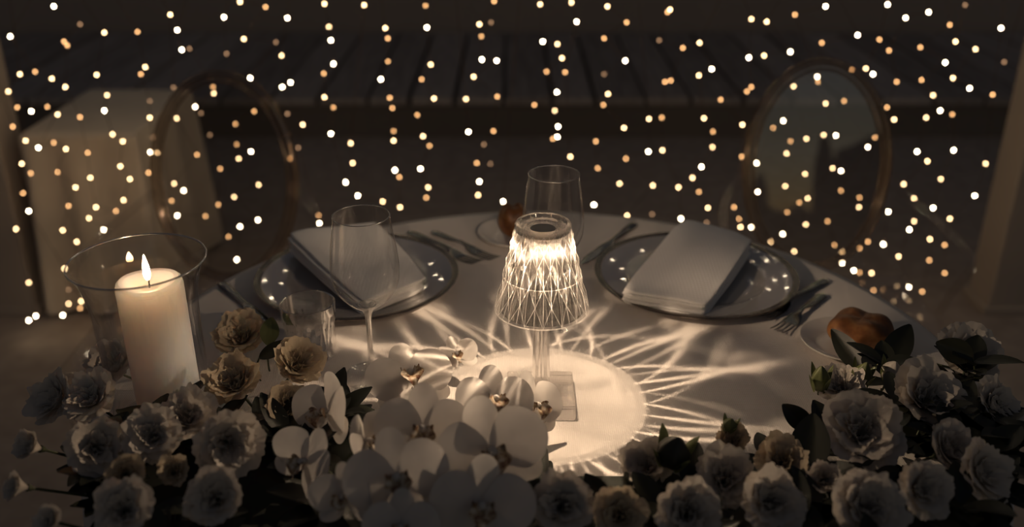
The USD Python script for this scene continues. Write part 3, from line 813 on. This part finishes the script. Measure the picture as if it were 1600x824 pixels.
lis = [  # label, px, py, height, radius px, turn x, turn up
    ('large ruffled white flower in the upper left corner of the garland', 92, 628, 0.060, 46, -0.5, 0.1, 0, 1.0),
    ('ruffled white flower left of the candle, in front of the vase', 146, 626, 0.068, 46, -0.1, 0.3, 0, 0.95),
    ('ruffled white flower close against the left side of the hurricane vase', 180, 574, 0.040, 42, -0.2, 0.4, 0, 1.0),
    ('ruffled white flower below the left cluster, turned to the right', 150, 700, 0.075, 48, 0.5, -0.1, 0, 1.0),
    ('ruffled white flower directly in front of the candle, with a dark middle', 240, 682, 0.080, 48, 0.15, 0.0, 0, 1.0),
    ('ruffled white flower just right of the candle foot', 292, 655, 0.065, 48, 0.1, 0.3, 0, 1.0),
    ('large fringed cream flower right of the candle, catching the light', 370, 602, 0.065, 50, -0.1, 0.5, 1, 0.9),
    ('fringed cream flower behind the others near the left knife', 378, 530, 0.030, 44, 0.0, 0.5, 1, 1.0),
    ('open ruffled flower between the candle and the orchids, facing down', 356, 692, 0.090, 52, 0.3, -0.45, 0, 1.05),
    ('ruffled flower at the bottom edge left of the orchids', 338, 780, 0.085, 50, 0.1, -0.1, 0, 0.9),
    ('small tan flower between two white ones at lower left', 196, 742, 0.085, 34, 0.3, -0.2, 1, 0.75),
    ('ruffled white flower at the bottom edge of the left cluster', 194, 798, 0.085, 50, 0.2, 0.0, 0, 1.0),
    ('half-closed pale flower at the far left of the garland', 56, 700, 0.070, 32, -0.5, 0.0, 0, 0.6),
    ('small dim flower in the lower left corner', 36, 762, 0.070, 30, -0.6, -0.1, 0, 0.55),
    ('small white flower cut by the bottom edge at lower left', 82, 814, 0.080, 28, -0.2, 0.1, 0, 0.7),
    ('small dark flower below the open ruffled ones', 272, 738, 0.070, 30, 0.2, 0.0, 1, 0.7),
    ('upright fringed cream flower glowing warm left of the orchids', 462, 572, 0.055, 46, 0.55, 0.4, 1, 0.85),
    ('fringed cream flower glowing below the upright one', 448, 636, 0.060, 40, 0.4, 0.0, 1, 0.8),
    ('blurred white flower at the bottom just right of the orchids', 878, 792, 0.070, 54, 0.0, 0.1, 0, 0.95),
    ('ruffled white flower under the dark green bud', 1012, 732, 0.050, 44, -0.3, 0.2, 0, 0.95),
    ('white flower at the bottom edge beside the dark leaf', 968, 806, 0.070, 46, 0.0, 0.0, 1, 0.9),
    ('large blurred white flower at the bottom right of centre', 1072, 802, 0.070, 58, 0.0, 0.1, 0, 1.0),
    ('small pale yellow flower standing out against the lit cloth', 1144, 692, 0.045, 32, -0.2, 0.5, 1, 0.7),
    ('dim white flower below the small pale yellow one', 1132, 752, 0.060, 52, -0.1, 0.2, 0, 1.0),
    ('pinkish flower left of the tall dark leaves', 1222, 724, 0.055, 44, -0.2, 0.3, 1, 0.9),
    ('dim ruffled flower low between the right flowers', 1202, 786, 0.070, 54, 0.0, 0.1, 0, 1.0),
    ('small pale half-open flower under the tall dark leaves', 1286, 752, 0.060, 34, -0.1, 0.2, 0, 0.7),
    ('broad ruffled white flower in the middle of the right cluster', 1345, 678, 0.065, 66, -0.2, 0.15, 0, 0.95),
    ('ruffled white flower under the green buds by the bread plate', 1314, 608, 0.035, 38, -0.3, 0.4, 0, 0.85),
    ('fringed white flower on the right, below the bread', 1442, 626, 0.055, 58, 0.15, 0.3, 0, 1.0),
    ('fringed white flower behind the bread roll on the right', 1505, 562, 0.035, 54, 0.2, 0.4, 0, 1.0),
    ('large white flower on the bottom edge of the right cluster', 1352, 794, 0.075, 60, 0.0, 0.1, 0, 1.0),
    ('dim flower right of the broad ruffled one', 1478, 706, 0.060, 48, 0.3, 0.1, 0, 0.95),
    ('dim flower low in the right cluster', 1436, 768, 0.070, 50, 0.2, 0.0, 0, 1.0),
    ('dark flower at the right end of the garland', 1548, 640, 0.045, 46, 0.5, 0.2, 0, 0.95),
    ('dark flower in the lower right corner', 1530, 742, 0.060, 50, 0.4, 0.0, 0, 1.0),
]
for i, (lb, px, py, z, rp, fx, fz, cream, op) in enumerate(lis):
    lisianthus(lb, px, py, z, rp, fx, fz, i, bool(cream), op)

orc = [  # label, px, py, height, radius px, facing, roll
    ('white orchid seen from the side, leftmost of the upper orchids', 512, 645, 0.085, 66, (-0.62, -0.60, 0.45), 0.35),
    ('white orchid in the centre with a dark lip, beside a standing petal', 660, 672, 0.105, 76, (0.12, -0.78, 0.55), -0.10),
    ('large white orchid below the central one, lip drooping', 620, 748, 0.110, 84, (0.12, -0.74, 0.62), 0.12),
    ('large shaded orchid on the right, in front of the lamp foot', 766, 705, 0.105, 92, (0.22, -0.85, 0.45), 0.15),
    ('orchid behind the large shaded one, petals glowing from the lamp', 772, 628, 0.080, 64, (0.25, -0.60, 0.75), -0.2),
    ('broad orchid at the top of the spray, petals spread flat', 640, 590, 0.060, 70, (0.15, -0.45, 0.85), 0.05),
    ('small orchid with a yellow lip lit from behind by the lamp', 714, 556, 0.045, 34, (0.05, -0.6, 0.7), 0.3),
    ('orchid with one big petal lit up against the lamp foot', 832, 636, 0.055, 60, (0.65, -0.55, 0.50), -0.35),
    ('orchid at the left end of the spray, petals folded', 478, 722, 0.085, 62, (-0.45, -0.72, 0.5), -0.3),
    ('small white orchid near the bottom left of the spray', 540, 776, 0.090, 56, (-0.3, -0.80, 0.45), 0.25),
    ('orchid cut by the bottom edge below the drooping one', 628, 824, 0.090, 62, (0.0, -0.8, 0.5), 0.0),
    ('shaded orchid at the bottom edge right of centre', 752, 792, 0.090, 84, (0.1, -0.75, 0.55), -0.15),
    ('narrow white orchid standing on edge between two open ones', 572, 690, 0.095, 52, (0.80, -0.45, 0.35), 0.2),
]
for i, (lb, px, py, z, rp, fc, ro) in enumerate(orc):
    orchid(lb, px, py, z, rp, fc, ro, i, (0.30, 0.34, 0.22, 0.26, 0.12, 0.05, 0.30, 0.10, 0.32, 0.34, 0.2, 0.3, 0.4)[i])


def leaf_mesh(L, W, bend, fold=0.25, nu=13, nv=7):
    def fn(u, v):
        vv = v * 2 - 1
        w = W / 2 * np.sin(np.pi * np.clip(u * 0.97 + 0.015, 0, 1) ** 0.85) ** 0.75
        return np.stack([vv * w, u * L, bend * u * u + fold * np.abs(vv) * w], -1)
    return grid(nu, nv, fn)


def leaf(label, p0, p1, z0, z1, wpx, name='leaf_sprig', mat=None, twist=0.0):
    """A single leaf from its stalk p0 to its tip p1."""
    a, b = at(p0[0], p0[1], ZT + z0), at(p1[0], p1[1], ZT + z1)
    d = b - a
    L = np.linalg.norm(d)
    y = d / L
    to_eye = np.array([0, 0, CAM_Z]) - (a + b) / 2
    x = np.cross(y, to_eye)
    x /= np.linalg.norm(x)
    zv = np.cross(x, y)
    ct, st_ = math.cos(twist), math.sin(twist)
    x, zv = ct * x + st_ * zv, -st_ * x + ct * zv
    F = np.stack([x, y, zv], 1)
    t = thing(name, label, 'leaf', matrix=mat4(F, a))
    part('leaf', leaf_mesh(L, wpx * depth_of(a) / FPX, 0.12 * L), mat or m_leaf, t, smooth=True)
    g = np.array([a[0], a[1] - 0.005, ZT + 0.004])
    pts = spline([a, (a + g) / 2 - y * 0.006, g], 7)
    part('stalk', tube((pts - a) @ F, 0.0011, 6), m_stalk, t)


leaf('dark oval leaf leaning left in front of the right bread roll', (1352, 582), (1302, 518), 0.030, 0.055, 36)
leaf('dark round leaf in front of the right bread roll, right of the leaning one', (1385, 575), (1418, 515), 0.030, 0.050, 44)
leaf('dark broad leaf behind the fringed white flowers at right', (1520, 560), (1462, 535), 0.060, 0.070, 40)
leaf('dark oval leaf tip left of the right cluster, upper of two', (1268, 672), (1222, 632), 0.055, 0.075, 34)
leaf('large dark leaf left of the broad ruffled flower, below the oval tip', (1262, 740), (1270, 655), 0.055, 0.075, 62)
leaf('thin curled dark leaf beside the pinkish flower', (1245, 716), (1212, 698), 0.055, 0.062, 16)
leaf('dark pointed leaf standing right of the blurred white flower', (950, 792), (914, 740), 0.050, 0.075, 34)
leaf('dark pointed leaf between the cream flowers and the tumbler', (405, 560), (452, 532), 0.035, 0.050, 22)
leaf('green-yellow leaf above the fringed cream flowers near the tumbler', (418, 540), (424, 500), 0.040, 0.055, 30, mat=m_bud)
leaf('broad dark leaf low under the right cluster', (1320, 740), (1400, 735), 0.045, 0.05, 60)
leaf('broad dark leaf under the ruffled flowers below the bread', (1330, 648), (1400, 640), 0.030, 0.035, 50)


def bud(label, px, py, z, rpx, lean, hpx, mat=None):
    c = at(px, py, ZT + z)
    s = depth_of(c) / FPX
    axis = np.array([lean, -0.15, 1.0])
    axis /= np.linalg.norm(axis)
    F = frame_from(axis)
    t = thing('flower_bud', label, 'bud', matrix=mat4(F, c))
    h, r0 = hpx * s, rpx * s
    def fn(u, v):
        a = v * 2 * np.pi
        r = r0 * np.sin(np.pi * np.clip(u, 0, 1) ** 0.8) ** 0.8 * (1 + 0.10 * np.cos(5 * a + 3 * u))
        return np.stack([r * np.cos(a), r * np.sin(a), (u - 0.5) * h], -1)
    part('bud_body', grid(14, 25, fn), mat or m_bud, t, smooth=True)
    for k in range(4):
        q = leaf_mesh(h * 0.8, r0 * 0.8, r0 * 0.9, 0.3, 7, 5)
        q.apply_transform(trimesh.transformations.rotation_matrix(math.pi / 2, [1, 0, 0]))
        q.apply_translation([0, -r0 * 0.75, -h * 0.45])
        q.apply_transform(trimesh.transformations.rotation_matrix(k * math.pi / 2 + 0.4, [0, 0, 1]))
        part('sepal', q, m_bud, t, smooth=True)
    r = np.random.default_rng(int(px))
    stem_to_table(t, F, c - axis * h * 0.45, axis, r0, r, 0.0014)


bud('slim green bud standing left of the ruffled flower by the bread plate', 1282, 592, 0.055, 14, -0.1, 52)
bud('green bud in front of the bread plate, between the dark leaves', 1346, 588, 0.050, 15, 0.12, 56)
bud('dark green bud above the ruffled flower on the lit cloth', 1052, 706, 0.080, 26, 0.1, 62, m_leaf)
bud('tiny green bud on top of the small pale yellow flower', 1140, 664, 0.068, 11, 0.1, 26)
bud('pale folded bud lit at the edge in front of the bread roll', 1394, 580, 0.050, 16, 0.1, 38, m_petal)

# dark foam trays that hold the stalks
for lb, x0, x1, y0, y1, h in (('long dark floral foam tray under the left flowers', -0.42, -0.14, 0.72, 0.90, 0.035), ('dark floral foam tray under the orchids', -0.13, 0.04, 0.70, 0.88, 0.045), ('dark floral foam tray under the right flowers', 0.06, 0.46, 0.72, 0.84, 0.03)):
    t = thing('foam_tray', lb, 'foam tray', ((x0 + x1) / 2, (y0 + y1) / 2, ZT))
    w, d = (x1 - x0) / 2, (y1 - y0) / 2
    part('foam', rbox(-w, w, -d, d, 0.002, h, 0.012), m_foam, t)
    part('tray', rbox(-w - 0.006, w + 0.006, -d - 0.006, d + 0.006, 0.0, 0.012, 0.004), m_foam, t)

BLOOMS = [(*at(f[1], f[2], ZT + f[3])[:2], f[0].split(',')[0]) for f in lis + orc]
# low greenery that fills the gaps between the flowers
rng = np.random.default_rng(77)
SPR = [('among the left flowers', -0.46, -0.15, 0.64, 0.97, 20), ('among the orchids', -0.16, 0.05, 0.64, 0.82, 7), ('among the right flowers', 0.05, 0.56, 0.64, 1.0, 30)]
for where, x0, x1, y0, y1, n in SPR:
    for k in range(n):
        p = np.array([rng.uniform(x0, x1), rng.uniform(y0, y1), ZT + 0.004])
        if where == 'among the right flowers':
            p[1] = rng.uniform(y0, 0.75 + 0.30 * np.clip((p[0] - 0.05) / 0.45, 0, 1))
        q = p[:2] - TC
        if np.linalg.norm(q) > TR - 0.02:
            p[:2] = TC + q / np.linalg.norm(q) * (TR - 0.02)
        near = min(BLOOMS, key=lambda b_: np.hypot(b_[0] - p[0], b_[1] - p[1]))[2]
        words = near.split()[:10]
        while words[-1] in ('the', 'a', 'in', 'of', 'by', 'on', 'under', 'with', 'low', 'left', 'at', 'below', 'right', 'from', 'to', 'between', 'beside', 'and', 'one', 'bottom'):
            words.pop()
        near = ' '.join(words)
        t = thing('greenery_sprig', f'dark leafy sprig tucked by the {near}', 'greenery', p, rng.uniform(0, 6.28), group=f'greenery by the {near}')
        part('stalk', tube(spline([(0, 0, 0), (0.004, 0, 0.02), (0.012, 0, 0.04)], 6), 0.0012, 5), m_stalk, t)
        for j in range(13):
            q = leaf_mesh(rng.uniform(0.04, 0.06), rng.uniform(0.022, 0.032), -0.006, 0.3, 8, 5)
            q.apply_transform(trimesh.transformations.rotation_matrix(rng.uniform(0.1, 0.8), [1, 0, 0]))
            q.apply_transform(trimesh.transformations.rotation_matrix(j * 2.4 + rng.uniform(-0.3, 0.3), [0, 0, 1]))
            q.apply_translation([0.003 + j * 0.0015, 0, 0.010 + j * 0.003])
            part('leaf', q, m_leaf, t, smooth=True)


# ------------------------------------------------------------------ clear oval-backed chairs
def chair(label, px, py, y):
    c = at_y(px, py, y)
    t = thing('oval_back_chair', label, 'chair', (c[0], y, 0))
    h = c[2]
    a, b_ = 0.160, 0.235
    til = math.radians(13)
    ang = np.linspace(0, 2 * np.pi, 73)
    ring = np.stack([a * np.cos(ang), b_ * np.sin(ang) * math.sin(til), h + b_ * np.sin(ang) * math.cos(til)], 1)
    part('back_frame', tube(ring, 0.0095, 10, caps=False), m_rim, t, smooth=True)
    inner = np.stack([(a - 0.016) * np.cos(ang), (b_ - 0.016) * np.sin(ang) * math.sin(til) - 0.004, h + (b_ - 0.016) * np.sin(ang) * math.cos(til)], 1)
    part('frame_bead', tube(inner, 0.0035, 8, caps=False), m_rim, t, smooth=True)

    def pan(u, v):
        aa = v * 2 * np.pi
        r = u
        return np.stack([(a - 0.006) * r * np.cos(aa), (b_ - 0.006) * r * np.sin(aa) * math.sin(til) + 0 * r, h + (b_ - 0.006) * r * np.sin(aa) * math.cos(til)], -1)
    part('backrest', grid(8, 65, pan), m_panel, t, smooth=True)
    part('seat', rbox(-0.225, 0.225, -0.50, -0.05, 0.425, 0.455, 0.014), m_acrylic, t)
    for s in (-1, 1):
        part('leg', tube(spline([(s * 0.20, -0.46, 0.43), (s * 0.205, -0.47, 0.2), (s * 0.19, -0.47, 0.0)], 8), np.linspace(0.02, 0.011, 8), 10), m_acrylic, t, smooth=True)
        part('leg', tube(spline([(s * 0.185, -0.08, 0.43), (s * 0.19, -0.06, 0.2), (s * 0.20, 0.02, 0.0)], 8), np.linspace(0.02, 0.012, 8), 10), m_acrylic, t, smooth=True)
        part('arm', tube(spline([(s * (a + 0.002), -0.005, h - 0.03), (s * 0.225, -0.10, h - 0.07), (s * 0.245, -0.26, h - 0.09), (s * 0.24, -0.29, h - 0.13), (s * 0.225, -0.24, 0.45)], 20), 0.010, 8), m_acrylic, t, smooth=True)
        part('back_support', tube(spline([(s * 0.10, -0.035, h - 0.185), (s * 0.12, -0.06, 0.47), (s * 0.13, -0.07, 0.45)], 6), 0.010, 8), m_acrylic, t, smooth=True)


chair('clear oval-backed chair behind the table on the left, before the draped sideboard', 351, 280, 2.06)
chair('clear oval-backed chair behind the table on the right, mirroring the evening sky', 1276, 262, 2.06)

# ------------------------------------------------------------------ trees behind the camera, mirrored in the chair backs
m_far_leaf = leaf_mat('far_foliage', (0.020, 0.022, 0.014), 0.05)


def tree(name, label, x, y, w, h, seed, slim):
    t = thing(name, label, 'tree', (x, y, 0))
    def fn(u, v):
        a, th = v * 2 * np.pi, u * np.pi
        prof = np.sin(th) ** (0.7 if slim else 0.55) * (1 - 0.55 * (1 - u) if slim else 1)
        d = np.stack([np.cos(a) * np.sin(th), np.sin(a) * np.sin(th), np.cos(th)], -1)
        k = 1 + (0.35 if not slim else 0.25) * (vnoise(d * 5 + seed * 7, seed) - 0.5) + 0.3 * (vnoise(d * 14 + seed, seed + 1) - 0.5)
        return np.stack([w * prof * k * np.cos(a), w * prof * k * np.sin(a), h * (0.55 + (0.45 if slim else 0.40) * np.cos(th))], -1)
    part('crown', grid(40, 61, fn), m_far_leaf, t, smooth=True)
    part('trunk', tube([(0, 0, 0), (0, 0, h * 0.3), (0, 0, h * 0.6)], [0.22, 0.18, 0.10], 8), m_wood, t)


tree('cypress_tree', 'tall slim cypress behind the camera, mirrored in the right chair back', 7.9, -20.0, 0.42, 4.1, 1, True)
tree('cypress_tree', 'shorter slim cypress behind the camera, mirrored in the right chair back', 6.4, -20.5, 0.36, 3.2, 2, True)
tree('broad_tree', 'broad dark tree behind the camera, mirrored at the right of the right chair back', 10.2, -20.0, 2.0, 4.4, 3, False)
tree('broad_tree', 'broad dark tree behind the camera, mirrored at the left of the right chair back', 4.2, -19.0, 1.6, 3.3, 4, False)
tree('broad_tree', 'big dark tree behind the camera, mirrored in the left chair back', -7.6, -17.0, 4.2, 9.5, 5, False)
hedge = thing('hedge', 'long low dark hedge behind the camera, mirrored in the chair backs', 'hedge', (2.0, -25.5, 0))


def hedge_fn(u, v):
    x = -16 + 32 * v
    a = u * np.pi
    n = vnoise(np.stack([x * 1.3, 0 * x, a], -1), 4) + 0.5 * vnoise(np.stack([x * 4, 0 * x, a * 3], -1), 5)
    return np.stack([x, 1.0 * np.cos(a) * (0.8 + 0.3 * n), np.sin(a) ** 0.5 * (1.8 + 0.9 * n)], -1)


part('foliage', grid(16, 181, hedge_fn), m_far_leaf, hedge, smooth=True)

# ------------------------------------------------------------------ draped sideboard at left
sb = thing('draped_sideboard', 'low sideboard under a pale cloth with hanging folds at the left, lit by fairy lights', 'sideboard', (-1.255, 2.925, 0))
part('board', rbox(-0.14, 0.14, -0.22, 0.22, 0.0, 0.572, 0.004), m_wood, sb)


def drape_fn(u, v):
    per = v * 4
    hx, hy = 0.170, 0.258
    k = np.clip((u - 0.35) / 0.65, 0, 1)
    sc = np.clip(u / 0.35, 0, 1)
    seg = np.floor(np.clip(per, 0, 3.9999)).astype(int)
    f = per - seg
    cx = np.choose(seg, [-1 + 2 * f, 1 + 0 * f, 1 - 2 * f, -1 + 0 * f])
    cy = np.choose(seg, [-1 + 0 * f, -1 + 2 * f, 1 + 0 * f, 1 - 2 * f])
    fold = 0.026 * k ** 0.6 * np.sin(per * 2 * np.pi * 2.6 + 0.8 * np.sin(per * 5)) + 0.014 * k
    return np.stack([cx * (hx * sc + fold), cy * (hy * sc + fold), 0.586 - 0.004 * (sc > 0.99) - k * 0.566], -1)


part('drape', grid(40, 241, drape_fn), m_drape, sb, smooth=40)

# ------------------------------------------------------------------ fairy lights
BULBS = '''W84,10 W16,57 O100,65 O105,71 Y163,51 O215,50 D125,38 Y266,23 W277,47 W284,78 D296,76 W350,27 Y381,61 Y375,3 D354,84 W391,122 Y31,116 O55,112 Y81,123 Y102,136 Y151,117 Y227,105 O220,116 Y13,143 O27,168 W49,174 O74,167 Y90,179 O20,198 O125,183
Y167,149 W163,173 D234,158 Y234,184 Y276,185 W305,167 Y334,146 O333,136 O368,194 D271,137 O397,174 Y40,220 W60,231 O84,223 Y103,233 O137,239 Y176,210 Y192,221 Y188,260 Y203,280 Y34,256 O48,271 O90,269 Y118,293 Y141,278 O36,302 W45,330 O107,322 Y150,324 Y139,341 Y193,313
O181,330 Y25,358 Y98,360 Y120,378 W162,359 Y101,420 W235,238 Y246,239 O232,270 O308,242 O370,226 Y373,248 W392,237 O344,264 Y272,287 W287,298 O268,314 W277,337 Y366,308 O341,320 O321,338 W375,354 O357,370 W370,406 W403,344 D328,211 D314,177 D239,215
Y45,442 W45,501 W56,494 Y107,475 O125,482 Y127,471 W98,493 D107,453 O415,11 W449,28 Y507,6 Y569,8 O665,9 O772,2 Y514,42 W517,63 Y602,44 O606,60 W667,43 Y749,38 O752,57 D767,35 D431,66 Y440,87 W521,100 O606,96 O506,115 W595,124 W441,136 W454,129 Y673,101 O659,124 W753,93 W776,95 Y740,120
Y507,152 O521,168 O609,153 O613,169 Y678,154 Y728,155 O777,151 D449,178 Y473,195 O652,180 W517,209 D466,231 Y548,224 O615,205 Y615,220 Y661,213 O671,228 W732,206 O771,205 D756,226 O745,255 D766,256 O453,248 Y551,255 W540,285 W559,306 W617,266 O624,277 W657,264 Y669,293 O666,309 W749,284 Y747,305 Y598,315 Y625,324 W786,315 O498,337 W499,349 Y404,289
Y844,7 Y893,4 Y949,10 W901,34 O979,35 Y1047,15 O1043,19 Y1174,30 Y1198,34 W848,65 Y871,69 O944,60 O1067,75 Y1093,67 D1030,63 Y878,91 W977,95 O854,112 O883,113 D944,116 W1112,108 Y1092,118 W1170,90 Y1194,87 O1039,128 O1048,126 W870,144 Y950,147 O835,164 Y867,173 O943,164 O1126,156 O1167,143 O1174,136 W872,198 Y975,200 Y1014,186 O1034,184 Y1100,185 O1114,206 W871,214 O864,217 O931,221 Y891,245 O978,248 W1013,237 Y1035,235 Y1113,230
Y1160,195 O1159,245 W1182,255 O934,263 Y968,287 Y1020,290 W1096,261 Y1082,278 Y1060,293 O1092,300 W1184,300 W928,320 Y980,337 D1019,335 W1064,342 Y1106,325 O1147,324 O1155,342 Y1157,355 W1174,355 D1104,348
W1290,10 W1387,7 W1415,28 W1451,19 D1508,8 O1242,23 O1484,39 W1564,44 W1340,55 O1374,62 O1284,67 O1389,79 Y1493,65 O1438,74 Y1524,77 W1235,81 O1331,109 Y1353,107 W1364,116 W1477,98 D1569,97 W1277,120 O1278,128 Y1240,135 O1401,128 O1440,125 Y1489,122 W1515,138 O1551,148 Y1290,162 O1319,158 Y1458,149 O1386,168 Y1397,187 Y1447,184 W1469,173 O1488,179 W1224,189 O1208,200 Y1287,211 W1306,212 Y1260,217 O1367,215
W1356,230 Y1229,240 O1235,221 W1433,237 Y1449,252 W1490,235 Y1540,256 Y1258,272 Y1301,263 W1314,267 Y1227,291 Y1412,288 Y1470,280 O1314,298 Y1262,310 O1249,317 O1343,309 Y1342,324 Y1428,310 W1388,331 W1458,325 W1523,306 Y1484,342 O1230,332 Y1259,351 O1293,346 Y1428,346 W1421,359 Y1453,374 O1476,383 W1380,382 Y1404,401 O1304,383 W1223,366 Y1205,378 Y1241,393 Y1316,394 W1316,411 O1356,378 O1343,388
W1334,423 O1343,426 Y1362,427 O1452,407 O1476,427 W1420,449 O1441,456 O1365,454'''
rng = np.random.default_rng(9)
pts = []
for s in BULBS.split():
    g, (px, py) = s[0], map(float, s[1:].split(','))
    y = {'W': 2.50, 'Y': 2.54, 'O': 2.58, 'D': 2.61}[g] + rng.uniform(-0.015, 0.015)
    pts.append((at_y(px, py, y), g))
strands = {}
SP = 0.085
for p, g in pts:
    strands.setdefault(round((p[0] + 1.6) / SP), []).append((p, g))
ORD = 'first second third fourth fifth sixth seventh eighth ninth tenth eleventh twelfth thirteenth fourteenth fifteenth sixteenth seventeenth eighteenth nineteenth twentieth'.split()
TENS = {20: 'twenty', 30: 'thirty', 40: 'forty'}


def ordinal(n):
    if n <= 20:
        return ORD[n - 1]
    t, u = n // 10 * 10, n % 10
    return {30: 'thirtieth', 40: 'fortieth'}[t] if u == 0 else TENS[t] + '-' + ORD[u - 1]


bulb_m = lathe([(0, -0.0031), (0.0018, -0.0026), (0.0029, -0.0006), (0.0028, 0.0012), (0.0015, 0.0028), (0, 0.0033)], 8)
keys = sorted(strands)
for n, k in enumerate(keys):
    sx = -1.6 + k * SP
    left = n < (len(keys) + 1) // 2
    num = n + 1 if left else len(keys) - n
    t = thing('fairy_light_strand', f'hanging strand of warm fairy lights, {ordinal(num)} from the {"left" if left else "right"} edge of the curtain', 'fairy lights', (sx, 2.55, 0), group='fairy light strands of the curtain')
    o = np.array([sx, 2.55, 0])
    bs = sorted(strands[k], key=lambda q: q[0][2])
    ups, z = [], max(1.0, bs[-1][0][2] + 0.09)
    while z < 2.36:
        ups.append(np.array([sx + rng.uniform(-0.035, 0.035), 2.55 + rng.uniform(-0.03, 0.05), z]))
        z += rng.uniform(0.09, 0.17)
    path = [b_[0] - o + [0, 0, 0.003] for b_ in bs] + [q - o for q in ups] + [np.array([0, 0, 2.425])]
    dense = []
    for a, b_ in zip(path[:-1], path[1:]):
        dense += [a, a * 0.7 + b_ * 0.3, a * 0.3 + b_ * 0.7]
    part('wire', tube(np.array(dense + [path[-1]]), 0.0007, 4), m_wire, t, smooth=True)
    for p, g in bs:
        part('bulb', bulb_m.copy().apply_translation(p - o), m_bulb[g], t, smooth=True)
    ub = part('upper_bulbs', cat_mesh(*[bulb_m.copy().apply_translation(q - o) for q in ups]), m_bulb['W'], t, smooth=True)
    tag(ub, kind='stuff')
